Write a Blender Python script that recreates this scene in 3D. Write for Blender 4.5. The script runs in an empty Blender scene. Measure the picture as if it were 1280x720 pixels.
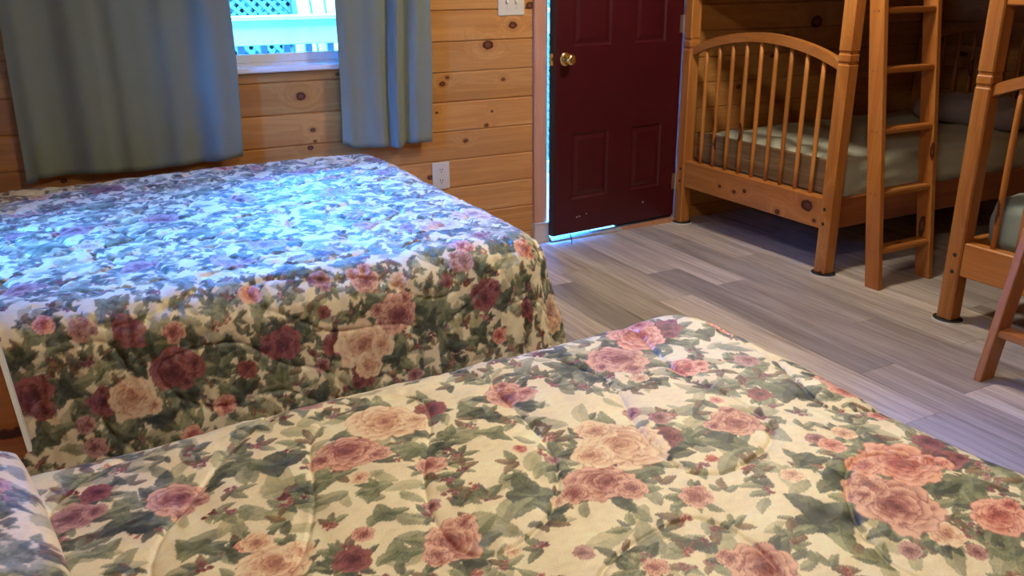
import bpy, bmesh, math, random
import numpy as np
from mathutils import Vector, Matrix
random.seed(7)
sc = bpy.context.scene
C = sc.collection

# ------------------------------------------------------------------ camera
# world: X runs right along the window wall, Y goes towards it, Z is up; camera stands at the origin
F_PX, PITCH, ROLL, YAW, CAM_H = 1072.6, .34394, -.00971, .48095, 1.40
_fw = Vector((math.sin(YAW) * math.cos(PITCH), math.cos(YAW) * math.cos(PITCH), -math.sin(PITCH)))
_r = Vector((math.cos(YAW), -math.sin(YAW), 0)); _u = _r.cross(_fw)
_R = math.cos(ROLL) * _r + math.sin(ROLL) * _u; _U = -math.sin(ROLL) * _r + math.cos(ROLL) * _u
cam_d = bpy.data.cameras.new('camera'); cam = bpy.data.objects.new('camera', cam_d); C.objects.link(cam)
cam_d.sensor_width = 36; cam_d.lens = F_PX / 1280 * 36; cam_d.clip_start = .02; cam_d.clip_end = 200
M4 = Matrix((_R, _U, -_fw)).transposed().to_4x4(); M4.translation = (0, 0, CAM_H)
cam.matrix_world = M4
sc.camera = cam

# ------------------------------------------------------------------ sky, light, exposure
SKY = (.035, .25, 1.0); SKY_STRENGTH = 138.0
LAMP_COL = (1.0, .90, .71); LAMP_A = 195.0; LAMP_B = 135.0
world = bpy.data.worlds.new('sky'); sc.world = world; world.use_nodes = True
bg = world.node_tree.nodes['Background']; bg.inputs[0].default_value = (*SKY, 1); bg.inputs[1].default_value = SKY_STRENGTH
vs = sc.view_settings
vs.view_transform = 'Standard'; vs.look = 'None'; vs.gamma = 1; vs.use_curve_mapping = False
vs.exposure = 0.0
sc.cycles.use_denoising = True
sc.cycles.max_bounces = 10; sc.cycles.diffuse_bounces = 6; sc.cycles.glossy_bounces = 3
sc.cycles.transmission_bounces = 4; sc.cycles.transparent_max_bounces = 8
sc.cycles.sample_clamp_indirect = 8

# ------------------------------------------------------------------ helpers
def srgb(r, g, b):
    f = lambda c: (c / 255 / 12.92) if c / 255 <= .04045 else ((c / 255 + .055) / 1.055) ** 2.4
    return (f(r), f(g), f(b), 1)
class MB:
    """collects boxes, tubes, prisms; build() links them as one mesh object"""
    def __init__(self): self.bm = bmesh.new()
    def box(self, x0, x1, y0, y1, z0, z1, bev=0, seg=1):
        r = bmesh.ops.create_cube(self.bm, size=1)
        for v in r['verts']:
            v.co = ((x0 + x1) / 2 + v.co.x * (x1 - x0), (y0 + y1) / 2 + v.co.y * (y1 - y0), (z0 + z1) / 2 + v.co.z * (z1 - z0))
        if bev:
            es = list({e for v in r['verts'] for e in v.link_edges})
            bmesh.ops.bevel(self.bm, geom=es, offset=bev, segments=seg, affect='EDGES', profile=.5)
        return self
    def hexa(self, p):
        """8 corners: bottom 4 counter-clockwise, top 4"""
        v = [self.bm.verts.new(q) for q in p]
        for f in ((3, 2, 1, 0), (4, 5, 6, 7), (0, 1, 5, 4), (1, 2, 6, 5), (2, 3, 7, 6), (3, 0, 4, 7)):
            self.bm.faces.new([v[i] for i in f])
        return self
    def tube(self, pts, rad, seg=12, cap=True):
        pts = [Vector(p) for p in pts]
        if not hasattr(rad, '__len__'): rad = [rad] * len(pts)
        rings = []
        for i, p in enumerate(pts):
            t = (pts[min(i + 1, len(pts) - 1)] - pts[max(i - 1, 0)]).normalized()
            a = Vector((0, 0, 1)) if abs(t.z) < .9 else Vector((1, 0, 0))
            u = t.cross(a).normalized(); w = t.cross(u)
            rings.append([self.bm.verts.new(p + rad[i] * (math.cos(k * 2 * math.pi / seg) * u + math.sin(k * 2 * math.pi / seg) * w)) for k in range(seg)])
        for a, b in zip(rings, rings[1:]):
            for k in range(seg): self.bm.faces.new((a[k], a[(k + 1) % seg], b[(k + 1) % seg], b[k]))
        if cap:
            self.bm.faces.new(rings[0]); self.bm.faces.new(rings[-1])
        return self
    def prism(self, prof, axis, lo, hi):
        """polygon extruded along an axis; prof is given in the two other axes in order"""
        def P(a, b, h): return {'x': (h, a, b), 'y': (a, h, b), 'z': (a, b, h)}[axis]
        A = [self.bm.verts.new(P(a, b, lo)) for a, b in prof]; B = [self.bm.verts.new(P(a, b, hi)) for a, b in prof]
        self.bm.faces.new(A); self.bm.faces.new(B)
        n = len(prof)
        for k in range(n): self.bm.faces.new((A[k], A[(k + 1) % n], B[(k + 1) % n], B[k]))
        return self
    def build(self, name, mat, parent=None, loc=None, smooth=False):
        bmesh.ops.recalc_face_normals(self.bm, faces=self.bm.faces)
        me = bpy.data.meshes.new(name); self.bm.to_mesh(me); self.bm.free()
        return link(name, me, mat, parent, loc, smooth)
def link(name, me, mat, parent=None, loc=None, smooth=False):
    o = bpy.data.objects.new(name, me); C.objects.link(o)
    if mat is not None and not me.materials: me.materials.append(mat)
    if parent is not None: o.parent = parent
    if loc is not None: o.location = loc
    if smooth: me.polygons.foreach_set('use_smooth', [True] * len(me.polygons))
    return o
def empty(name, loc=(0, 0, 0), rz=0):
    o = bpy.data.objects.new(name, None); C.objects.link(o); o.location = loc; o.rotation_euler = (0, 0, rz)
    o.empty_display_size = .1
    return o
def tag(o, label, cat, group=None):
    o['label'] = label; o['category'] = cat
    if group: o['group'] = group
    return o
def struct(o, label=None):
    o['kind'] = 'structure'
    if label: o['label'] = label
    return o

# ------------------------------------------------------------------ materials
class NT:
    def __init__(self, name):
        self.m = bpy.data.materials.new(name); self.m.use_nodes = True
        self.t = self.m.node_tree; self.n = self.t.nodes; self.b = self.n['Principled BSDF']; self.out = self.n['Material Output']
    def new(self, typ, ins=None, **kw):
        nd = self.n.new(typ)
        for k, v in kw.items(): setattr(nd, k, v)
        for k, v in (ins or {}).items(): self.set(nd, k, v)
        return nd
    def set(self, nd, k, v):
        if isinstance(v, bpy.types.NodeSocket): self.t.links.new(v, nd.inputs[k])
        elif isinstance(v, bpy.types.Node): self.t.links.new(v.outputs[0], nd.inputs[k])
        else: nd.inputs[k].default_value = v
    def math(self, op, a, b=None, c=None, clamp=False):
        nd = self.n.new('ShaderNodeMath'); nd.operation = op; nd.use_clamp = clamp
        for i, v in enumerate((a, b, c)):
            if v is not None: self.set(nd, i, v)
        return nd.outputs[0]
    def vmath(self, op, a, b=None):
        nd = self.n.new('ShaderNodeVectorMath'); nd.operation = op
        self.set(nd, 0, a)
        if b is not None: self.set(nd, 1, b)
        return nd.outputs['Value'] if op in ('LENGTH', 'DOT_PRODUCT') else nd.outputs[0]
    def ramp(self, fac, stops, interp='LINEAR'):
        nd = self.n.new('ShaderNodeValToRGB'); self.set(nd, 0, fac); cr = nd.color_ramp; cr.interpolation = interp
        while len(cr.elements) < len(stops): cr.elements.new(.5)
        for e, (p, c) in zip(cr.elements, stops): e.position = p; e.color = c if len(c) == 4 else (*c, 1)
        return nd.outputs[0]
    def mix(self, fac, a, b, mode='MIX'):
        nd = self.n.new('ShaderNodeMix'); nd.data_type = 'RGBA'; nd.blend_type = mode
        self.set(nd, 0, fac); self.set(nd, 6, a); self.set(nd, 7, b)
        return nd.outputs[2]
    def noise(self, vec, scale, detail=3, rough=.55, dist=0):
        nd = self.n.new('ShaderNodeTexNoise'); self.set(nd, 'Vector', vec)
        nd.inputs['Scale'].default_value = scale; nd.inputs['Detail'].default_value = detail
        nd.inputs['Roughness'].default_value = rough; nd.inputs['Distortion'].default_value = dist
        return nd.outputs[0]
    def bump(self, h, strength, dist):
        nd = self.new('ShaderNodeBump', {'Height': h, 'Strength': strength, 'Distance': dist}); self.set(self.b, 'Normal', nd.outputs[0])
def plain(name, col, rough=.6, metal=0, spec=.5, noise=.08, nscale=40):
    N = NT(name)
    tc = N.new('ShaderNodeTexCoord').outputs['Object']
    n = N.noise(tc, nscale, 3)
    c = N.mix(n, tuple(max(0, v * (1 - noise)) for v in col[:3]) + (1,), tuple(min(1, v * (1 + noise)) for v in col[:3]) + (1,))
    N.set(N.b, 'Base Color', c); N.b.inputs['Roughness'].default_value = rough; N.b.inputs['Metallic'].default_value = metal
    N.b.inputs['Specular IOR Level'].default_value = spec
    return N.m
def wood(name, dark, mid, light, axis, rough=.4, knot_col=(.05, .014, .005, 1), knots=None, knot_scale=4.2, knot_size=.14, spec=.4, grain=1.0, flat=1):
    """pine: grain runs along axis (0, 1, 2); knots: explicit list (a, b, radius) in the plane of the board, else scattered"""
    N = NT(name)
    tc = N.new('ShaderNodeTexCoord').outputs['Object']
    oi = N.new('ShaderNodeObjectInfo').outputs['Random']
    off = N.vmath('SCALE', (3.1, 7.7, 5.3)); N.set(off.node, 'Scale', oi)
    p0 = N.vmath('ADD', tc, off)
    halo = None
    if knots is None:
        ks = [knot_scale * 1.6] * 3; ks[axis] = knot_scale * .55
        vo = N.new('ShaderNodeTexVoronoi', {'Vector': N.vmath('MULTIPLY', p0, tuple(ks)), 'Scale': 1.0, 'Randomness': 1.0})
        kd = N.math('DIVIDE', vo.outputs['Distance'], knot_size)
        pick = N.math('GREATER_THAN', N.new('ShaderNodeSeparateColor', {0: vo.outputs['Color']}).outputs[0], .55)
        kd = N.math('ADD', kd, N.math('MULTIPLY', pick, 9.0))
    else:
        kd = None; wp = N.new('ShaderNodeNewGeometry').outputs['Position']
        for kx_, ky_, kz_, rr in knots:
            st = [1 / rr] * 3; st[axis] = .75 / rr; st[flat] = 0
            dv = N.vmath('MULTIPLY', N.vmath('SUBTRACT', wp, (kx_, ky_, kz_)), tuple(st))
            L = N.vmath('LENGTH', dv); kd = L if kd is None else N.math('MINIMUM', kd, L)
    kn = N.noise(p0, 60, 2)
    kd = N.math('ADD', kd, N.math('MULTIPLY', N.math('SUBTRACT', kn, .5), .5))
    near = N.math('POWER', 2.718, N.math('MULTIPLY', N.math('POWER', kd, 2), -.12))   # bends the grain round a knot
    sc_ = [9.0] * 3; sc_[axis] = .55
    gv = N.vmath('MULTIPLY', p0, tuple(sc_))
    bend = N.vmath('SCALE', (.9, .9, .9)); N.set(bend.node, 'Scale', near)
    gv = N.vmath('ADD', gv, bend)
    g1 = N.noise(gv, 1.0, 4, .6, .8)
    rings = N.math('FRACT', N.math('MULTIPLY', g1, 9.0))
    rings = N.math('ABSOLUTE', N.math('SUBTRACT', rings, .5))
    sc2 = [120.0] * 3; sc2[axis] = 3.0
    g2 = N.noise(N.vmath('MULTIPLY', p0, tuple(sc2)), 1.0, 3)
    base = N.ramp(g1, [(.28, dark), (.5, mid), (.72, light)])
    base = N.mix(N.math('MULTIPLY', rings, 1.0 * grain), base, dark)
    base = N.mix(N.math('MULTIPLY', N.math('SUBTRACT', g2, .35, clamp=True), .9 * grain), base, dark)
    tint = N.math('ADD', .86, N.math('MULTIPLY', oi, .28))
    base = N.mix(1.0, base, N.new('ShaderNodeCombineColor', {0: tint, 1: tint, 2: tint}), 'MULTIPLY')
    halo = N.ramp(N.math('DIVIDE', kd, 3.0), [(.0, (1, 1, 1)), (.33, (1, 1, 1)), (.8, (0, 0, 0))])
    kc = N.ramp(kd, [(.0, (knot_col[0] * 4, knot_col[1] * 4, knot_col[2] * 4)), (.5, (knot_col[0] * 3.2, knot_col[1] * 3, knot_col[2] * 3)), (.68, knot_col), (.95, knot_col), (1.0, (dark[0] * .6, dark[1] * .5, dark[2] * .5))])
    base = N.mix(N.math('MULTIPLY', halo, .45), base, (dark[0] * .8, dark[1] * .7, dark[2] * .6, 1))
    base = N.mix(N.math('LESS_THAN', kd, 1.05), base, kc)
    N.set(N.b, 'Base Color', base); N.b.inputs['Roughness'].default_value = rough; N.b.inputs['Specular IOR Level'].default_value = spec
    N.bump(g2, .12, .002)
    return N.m
# ---------------------------------------------------------------- quilted bedspread cloth
def waves(seed, lam, n=9):
    r = np.random.RandomState(seed)
    a = r.rand(n) * 2 * np.pi
    k = 2 * np.pi / (lam * (0.75 + 0.6 * r.rand(n)))
    return k * np.cos(a), k * np.sin(a), r.rand(n) * 2 * np.pi
def field(w, s, t):
    F = np.zeros_like(s); gx = np.zeros_like(s); gy = np.zeros_like(s)
    for kx, ky, p in zip(*w):
        ph = kx * s + ky * t + p
        F += np.cos(ph); sn = np.sin(ph); gx -= kx * sn; gy -= ky * sn
    n = np.sqrt(len(w[0]))
    return F / n, np.sqrt(gx * gx + gy * gy) / n
def cloth(s, t, P):
    """unrolled cloth coordinates (s, t) -> position; returns x, y, z and the run d past the mattress edge"""
    m, re = P['m'], P['re']
    bx = np.minimum(s, P['x1'] - m); by = np.clip(t, P['y0'] + m, P['y1'] - m)
    ex, ey = s - bx, t - by
    d = np.sqrt(ex * ex + ey * ey); dd = np.maximum(d, 1e-9)
    nx, ny = ex / dd, ey / dd
    fl = np.where(ny > .3, .02, P['flare'])
    d0 = m - re; al = re * np.pi / 2
    a = np.clip((d - d0) / re, 0, np.pi / 2)
    l = np.maximum(d - d0 - al, 0)
    run = np.minimum(d, d0) + re * np.sin(a)
    cor = np.clip(4 * np.abs(nx * ny) - 0.3, 0, 1)
    phi = np.arctan2(np.abs(ny), np.abs(nx))
    rip = P['ripple'] * (np.sin(9.1 * s + 1.3 + 2 * np.sin(2.3 * s)) * np.abs(ny) + np.sin(8.3 * t + .6) * np.abs(nx)) * (l / .5)
    fold = cor * 0.055 * np.cos(phi * 8 - np.pi) * np.clip(l / .45, 0, 1)
    H = run + fl * l + rip + fold
    V = re * (1 - np.cos(a)) + l * np.sqrt(1 - fl * fl)
    # stitched quilting: puffs between meandering seams, puckers along them
    F, G = field(waves(P['seed'], P['lam']), s, t)
    dist = np.abs(F) / np.maximum(G, 4.0)
    puff = P['puff'] * (1 - np.exp(-dist / .022)) - P['seam'] * np.exp(-(dist / P['sw']) ** 2)
    W, _ = field(waves(P['seed'] + 5, .038, 14), s, t * 1.0)
    W2, _ = field(waves(P['seed'] + 9, .13, 10), s, t)
    W3, _ = field(waves(P['seed'] + 11, .5, 8), s, t)
    off = puff + P['wrinkle'] * W * (.35 + np.exp(-dist / .03)) + P['soft'] * W2 + P['lump'] * W3 * np.cos(a)
    sa, ca = np.sin(a), np.cos(a)
    x = bx + nx * (H + off * sa); y = by + ny * (H + off * sa)
    z = P['zt'] - V + off * ca
    y = y + P['shear'] * (x - .5) * np.clip((t - P['y0']) / (P['y1'] - P['y0']), 0, 1.1)
    return x, y, np.maximum(z, .012), d
def span(*segs):
    """segs: (start, stop, step) joined into one increasing coordinate list"""
    out = [segs[0][0]]
    for a, b, st in segs:
        n = max(1, int(round((b - a) / st)))
        out += list(a + (b - a) * (np.arange(n) + 1) / n)
    return np.array(out)
BED_FAR = dict(x1=1.335, y0=2.20, y1=3.93, zt=.645, m=.17, re=.12, flare=.15, ripple=.010, seed=3, lam=.30, puff=.006, wrinkle=.0021, soft=.0022, lump=.004, seam=.0050, sw=.0045, shear=.05)
BED_NEAR = dict(x1=1.33, y0=.06, y1=1.535, zt=.65, m=.15, re=.11, flare=.08, ripple=.012, seed=8, lam=.34, puff=.0055, wrinkle=.0010, soft=.0014, lump=.006, seam=.0036, sw=.0034, shear=.05)
FAR_S = span((-.57, -.36, .02), (-.36, 1.93, .0039)); FAR_T = span((1.62, 3.92, .0039), (3.92, 4.45, .02))
NEAR_S = span((-.57, -.25, .02), (-.25, 1.42, .0024), (1.42, 1.9, .016)); NEAR_T = span((-.42, .5, .03), (.5, 1.60, .0024), (1.60, 2.02, .016))
NEAR_ROSES = '0.429 1.333 0.064 c;0.523 1.336 0.03 u;0.674 1.309 0.043 p;0.343 1.259 0.057 p;0.446 1.146 0.026 p;0.331 1.168 0.017 c;0.4 0.959 0.043 p;0.259 0.99 0.028 u;0.16 1.026 0.049 c;0.29 1.031 0.017 p;0.151 1.091 0.023 c;0.662 0.966 0.055 p;0.763 1.04 0.075 c;0.842 1.033 0.031 u;1.062 1.415 0.068 s;1.146 1.41 0.036 u;0.959 1.338 0.064 p;1.06 1.235 0.036 s;0.94 1.24 0.021 c;0.979 1.007 0.047 p;1.29 1.357 0.044 s;1.18 1.189 0.027 m;1.098 1.067 0.024 u;0.859 0.932 0.012 s;0.871 1.084 0.02 m;0.842 1.132 0.018 m;1.007 1.088 0.014 s;1.3 1.033 0.057 s;1.113 0.769 0.07 s;1.19 0.75 0.035 u;1.014 0.692 0.064 p;1.12 0.603 0.042 s;1.017 0.618 0.027 c;1.118 0.884 0.022 c;1.065 0.863 0.024 s;0.931 0.824 0.019 c;0.743 0.695 0.049 p;1.221 0.795 0.027 u;0.95 0.622 0.016 m;1.058 0.891 0.019 m;-0.08 1.297 0.036 m;0.064 1.278 0.045 p;-0.044 1.348 0.025 u;0.136 1.091 0.016 s;0.11 1.499 0.029 m;-0.07 1.492 0.022 m;0.583 0.964 0.015 c;0.547 0.839 0.016 m;0.765 0.86 0.027 p;0.614 0.762 0.019 p;0.465 0.899 0.014 c;-0.113 1.223 0.018 m;1.24 0.908 0.02 s;0.597 1.117 0.013 s;1.024 0.574 0.015 m;0.405 1.048 0.015 m;0.631 1.067 0.013 m'
NEAR_LEAVES = '0.225 1.29 0.048 d;0.58 1.283 0.035 d;0.604 1.252 0.029 d;0.551 0.99 0.049 d;0.323 0.973 0.031 g;0.446 1.211 0.038 g;0.475 1.197 0.027 d;0.971 1.204 0.025 d;0.849 1.338 0.052 d;0.863 1.295 0.032 d;1.194 1.336 0.032 d;0.909 0.964 0.041 d;0.873 1.009 0.03 g;1.151 1.048 0.055 d;0.911 0.719 0.059 d;0.873 0.721 0.035 d;0.959 0.663 0.028 d;0.986 0.851 0.033 d;0.986 0.781 0.04 d;1.266 0.692 0.036 d;0.897 0.63 0.029 g;1.06 0.538 0.031 g;1.134 0.668 0.049 g;1.11 0.642 0.031 d;-0.01 1.24 0.045 d;-0.003 1.29 0.029 g;-0.068 1.413 0.028 g;0.076 1.326 0.026 g;0.069 1.117 0.034 g;-0.044 1.177 0.027 g;0.247 1.199 0.028 d;0.287 1.199 0.033 g;0.343 1.129 0.032 g;0.511 1.225 0.028 g;0.587 1.187 0.031 g;1.134 1.319 0.031 g;0.931 0.932 0.027 g;1.106 0.831 0.032 g;1.098 0.692 0.034 d;0.863 1.42 0.034 d;0.146 1.319 0.031 d;0.177 1.355 0.027 g;0.563 0.954 0.031 d;0.333 1.062 0.029 g;0.407 0.911 0.029 d'
FAR_ROSES = '0.764 2.107 0.062 p;0.693 2.22 0.041 p;0.787 2.197 0.028 c;1.048 2.111 0.046 u;1.481 2.142 0.071 c;1.212 2.049 0.035 u;0.654 2.037 0.073 c;0.576 2.053 0.033 u;0.44 2.084 0.048 u;1.052 2.517 0.074 c;0.951 2.532 0.039 m;1.017 2.283 0.032 s;0.998 2.224 0.033 m;0.83 2.63 0.039 p;1.216 2.24 0.035 s;0.561 2.15 0.018 u;0.572 2.244 0.031 m;0.537 2.002 0.022 m;0.654 1.947 0.037 u;0.069 2.189 0.04 u;0.171 2.166 0.027 p;0.155 2.072 0.058 u;0.377 2.236 0.03 s;-0.114 2.24 0.027 s;-0.036 2.213 0.031 m;0.139 2.54 0.05 m;-0.161 2.482 0.052 m;0.366 2.45 0.055 m;0.498 2.567 0.061 m;-0.165 2.072 0.048 u;0.05 2.018 0.057 c;-0.017 2.022 0.036 u;-0.064 1.975 0.024 m;0.338 2.033 0.026 u;1.204 2.591 0.066 c;1.115 2.349 0.03 m;0.935 2.177 0.021 u;0.806 1.912 0.024 m;1.091 1.979 0.025 s;0.174 1.885 0.029 s;-0.052 1.912 0.028 m;0.268 1.947 0.03 s;0.545 2.591 0.035 m;0.249 3.078 0.06 m;-0.021 3.027 0.057 m;0.888 3.133 0.061 m;0.545 3.218 0.059 m;0.881 3.561 0.054 m'
FAR_LEAVES = '0.884 2.096 0.061 d;0.849 2.076 0.042 d;1.107 2.08 0.044 d;1.087 2.119 0.034 g;0.264 2.064 0.059 d;0.307 2.088 0.038 d;0.713 2.158 0.036 g;0.721 2.025 0.055 d;0.767 1.979 0.047 d;0.927 2.084 0.038 g;0.498 2.096 0.039 d;0.389 2.068 0.039 d;0.21 2.127 0.037 d;0.116 2.15 0.04 d;0.038 2.119 0.04 d;-0.079 2.084 0.047 d;-0.087 2.185 0.035 d;0.171 2.006 0.046 d;0.104 1.959 0.049 d;0.311 1.975 0.047 d;0.416 1.975 0.048 g;0.916 2.267 0.043 g;0.849 2.353 0.043 g;0.783 2.38 0.039 g;1.122 2.252 0.039 d;1.212 2.318 0.035 g;1.329 2.201 0.036 d;0.654 2.287 0.037 g;0.514 2.283 0.036 d;1.048 2.209 0.034 d;1.177 2.138 0.034 g;0.92 1.983 0.048 d;1.025 1.99 0.039 d;-0.184 2.166 0.038 d;-0.149 1.975 0.047 d;0.007 1.94 0.044 d;-0.142 2.216 0.031 g;0.409 2.201 0.03 g;0.284 2.201 0.034 g;0.026 2.275 0.036 g;0.518 1.905 0.045 d;-0.021 2.404 0.046 g;0.225 2.329 0.043 g;0.132 2.864 0.06 g;0.342 2.813 0.056 g;0.736 2.821 0.055 g;0.674 3.129 0.065 g;-0.114 2.864 0.058 g;1.06 3.07 0.061 g;0.432 3.386 0.067 g;0.065 3.343 0.063 g'
PINE = ((.32, .105, .020, 1), (.47, .18, .040, 1), (.58, .25, .066, 1))      # honey pine furniture
WALL = ((.40, .165, .042, 1), (.57, .27, .075, 1), (.67, .35, .115, 1))         # pale varnished wall boards
mat_pine = {a: wood('pine_' + 'xyz'[a], *PINE, a, knot_size=.125) for a in range(3)}
mat_red = {a: wood('red_pine_' + 'xyz'[a], (.22, .06, .018, 1), (.32, .10, .03, 1), (.40, .14, .045, 1), a, knot_size=.10) for a in range(3)}
mat_rail_knotty = wood('knotty_pine_rail', *PINE, 1, knots=[(3.235, 3.018, 0.328, 0.028), (3.235, 3.549, 0.288, 0.01), (3.235, 3.468, 0.309, 0.01), (3.235, 3.213, 0.251, 0.013), (3.235, 3.669, 0.296, 0.009), (3.235, 2.961, 0.263, 0.009)], flat=0, knot_col=(.035, .008, .003, 1))
WALL_KNOTS = [(2.148, 1.184, .017), (2.004, 1.092, .022), (1.772, .942, .008), (2.089, .916, .008), (1.744, .912, .012), (1.023, .899, .018),
              (1.066, .738, .009), (1.047, .654, .011), (1.072, .684, .006), (1.864, .615, .010), (2.021, .756, .006), (1.987, .686, .009),
              (1.207, .989, .008), (1.708, .771, .006), (2.25, 1.278, .018), (1.658, .442, .012), (-.022, .614, .010), (4.296, 1.142, .035), (4.05, 1.06, .016),
              (3.7, .78, .014), (3.95, .95, .011), (4.7, .9, .018), (-.4, .9, .014), (5.1, 1.2, .02)]
mat_wall = wood('wall_pine', *WALL, 0, rough=.42, knots=[(a, 0, b, c) for a, b, c in WALL_KNOTS])
mat_wall_y = wood('wall_pine_side', *WALL, 1, rough=.42, knot_size=.09)
mat_trim = wood('trim_pine', (.42, .18, .08, 1), (.52, .25, .12, 1), (.58, .30, .15, 1), 2, rough=.45, knot_size=.02)
mat_sub = plain('wall_core', (.12, .07, .03, 1), .8)
mat_white = plain('white_vinyl', (.80, .80, .78, 1), .35)
mat_ivory = plain('ivory_plastic', srgb(214, 204, 180), .35, noise=.03)
mat_dark = plain('dark_slot', (.02, .018, .015, 1), .6)
mat_brass = plain('brass', (.78, .56, .22, 1), .22, 1.0, noise=.05)
mat_steel = plain('steel', (.62, .60, .57, 1), .35, 1.0, noise=.1)
mat_alu = plain('worn_aluminium', (.45, .43, .40, 1), .5, .6, noise=.5, nscale=18)
mat_black = plain('black_felt', (.012, .012, .013, 1), .8)
mat_rim = plain('grey_rubber_rim', (.55, .55, .53, 1), .6)
mat_ceil = wood('ceiling_pine', (.16, .065, .018, 1), (.24, .11, .035, 1), (.30, .15, .05, 1), 0, rough=.5, knot_size=.07)
mat_concrete = plain('painted_plinth', (.62, .50, .36, 1), .7)
# burgundy painted door with scuffs along its foot
N = NT('burgundy_paint')
tc = N.new('ShaderNodeTexCoord').outputs['Object']
n1 = N.noise(tc, 9, 4); col = N.mix(n1, (.042, .0016, .0045, 1), (.066, .003, .008, 1))
scuff = N.noise(N.vmath('MULTIPLY', tc, (14, 14, 60)), 1.0, 4, .7)
low = N.math('SUBTRACT', 1.0, N.math('MULTIPLY', N.new('ShaderNodeSeparateXYZ', {0: tc}).outputs[2], 7.0), clamp=True)
col = N.mix(N.math('MULTIPLY', N.math('GREATER_THAN', scuff, .70), low), col, (.30, .24, .20, 1))
N.set(N.b, 'Base Color', col); N.b.inputs['Roughness'].default_value = .38; N.bump(N.noise(tc, 120, 2), .05, .002)
mat_door = N.m
# vinyl plank floor, one tone for each plank
N = NT('floor_plank')
tc = N.new('ShaderNodeTexCoord').outputs['Object']
rnd = N.new('ShaderNodeObjectInfo').outputs['Random']
off = N.vmath('SCALE', (5.0, 9.0, 3.0)); N.set(off.node, 'Scale', rnd)
p = N.vmath('ADD', tc, off)
g1 = N.noise(N.vmath('MULTIPLY', p, (16, .9, 1)), 1.0, 5, .62, .6)
g2 = N.noise(N.vmath('MULTIPLY', p, (90, 3.0, 1)), 1.0, 4, .6)
g3 = N.noise(N.vmath('MULTIPLY', p, (3, 1.2, 1)), 1.0, 2)
col = N.ramp(g1, [(.28, (.22, .18, .155)), (.44, (.47, .405, .36)), (.56, (.62, .555, .51)), (.72, (.76, .70, .66))])
col = N.mix(N.math('MULTIPLY', N.math('SUBTRACT', g2, .45, clamp=True), 2.2), col, (.14, .10, .08, 1))
col = N.mix(N.math('MULTIPLY', g3, .35), col, (.36, .31, .28, 1))
tint = N.ramp(rnd, [(0, (.60, .60, .62)), (.25, (.95, .93, .90)), (.5, (1.16, 1.12, 1.07)), (.75, (.74, .73, .74)), (1, (1.14, 1.10, 1.05))])
col = N.mix(1.0, col, tint, 'MULTIPLY')
N.set(N.b, 'Base Color', col); N.b.inputs['Roughness'].default_value = .36; N.b.inputs['Specular IOR Level'].default_value = .5
N.bump(g2, .10, .001)
mat_floor = N.m
# printed bedspread: the print is a colour attribute, the weave is procedural
N = NT('floral_print')
at = N.new('ShaderNodeAttribute', attribute_name='print')
tc = N.new('ShaderNodeTexCoord').outputs['Object']
wv = N.noise(tc, 420, 2)
col = N.mix(1.0, at.outputs['Color'], N.ramp(wv, [(.3, (.90, .90, .90)), (.7, (1.06, 1.06, 1.06))]), 'MULTIPLY')
N.set(N.b, 'Base Color', col); N.b.inputs['Roughness'].default_value = .54; N.b.inputs['Specular IOR Level'].default_value = .75
N.b.inputs['Sheen Weight'].default_value = .25; N.b.inputs['Sheen Roughness'].default_value = .35
N.bump(N.noise(tc, 160, 3), .12, .002)
mat_print = N.m
def cloth_mat(name, c1, c2, rough=.85, transl=0.0, scale=300):
    N = NT(name)
    tc = N.new('ShaderNodeTexCoord').outputs['Object']
    n = N.noise(N.vmath('MULTIPLY', tc, (1, 1, .25)), scale, 3); m = N.noise(tc, 5, 3)
    col = N.mix(N.math('ADD', N.math('MULTIPLY', n, .5), N.math('MULTIPLY', m, .5)), c1, c2)
    N.set(N.b, 'Base Color', col); N.b.inputs['Roughness'].default_value = rough; N.b.inputs['Specular IOR Level'].default_value = .2
    N.b.inputs['Sheen Weight'].default_value = .15
    N.bump(n, .1, .001)
    if transl:
        tr = N.new('ShaderNodeBsdfTranslucent', {'Color': col}); mx = N.new('ShaderNodeMixShader', {0: transl})
        N.t.links.new(N.b.outputs[0], mx.inputs[1]); N.t.links.new(tr.outputs[0], mx.inputs[2]); N.t.links.new(mx.outputs[0], N.out.inputs[0])
    return N.m
mat_curtain = cloth_mat('curtain_cloth', (.19, .213, .165, 1), (.245, .272, .215, 1), transl=.06)
mat_sheet = cloth_mat('pale_green_sheet', (.42, .43, .33, 1), (.52, .52, .41, 1))
mat_teal = cloth_mat('grey_teal_sheet', (.22, .27, .26, 1), (.29, .34, .33, 1))
mat_pillow = cloth_mat('mauve_grey_pillow', (.30, .25, .27, 1), (.36, .31, .33, 1))
mat_tick = wood('brown_grain', (.13, .075, .04, 1), (.24, .15, .085, 1), (.36, .25, .155, 1), 1, rough=.7, knot_size=.01, grain=1.6)
# window glass
N = NT('window_glass')
tr = N.new('ShaderNodeBsdfTransparent', {'Color': (.97, .99, .99, 1)}); gl = N.new('ShaderNodeBsdfGlossy', {'Roughness': .02})
fr = N.new('ShaderNodeFresnel', {'IOR': 1.45}); mx = N.new('ShaderNodeMixShader', {0: fr.outputs[0]})
N.t.links.new(tr.outputs[0], mx.inputs[1]); N.t.links.new(gl.outputs[0], mx.inputs[2]); N.t.links.new(mx.outputs[0], N.out.inputs[0])
mat_glass = N.m

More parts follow.
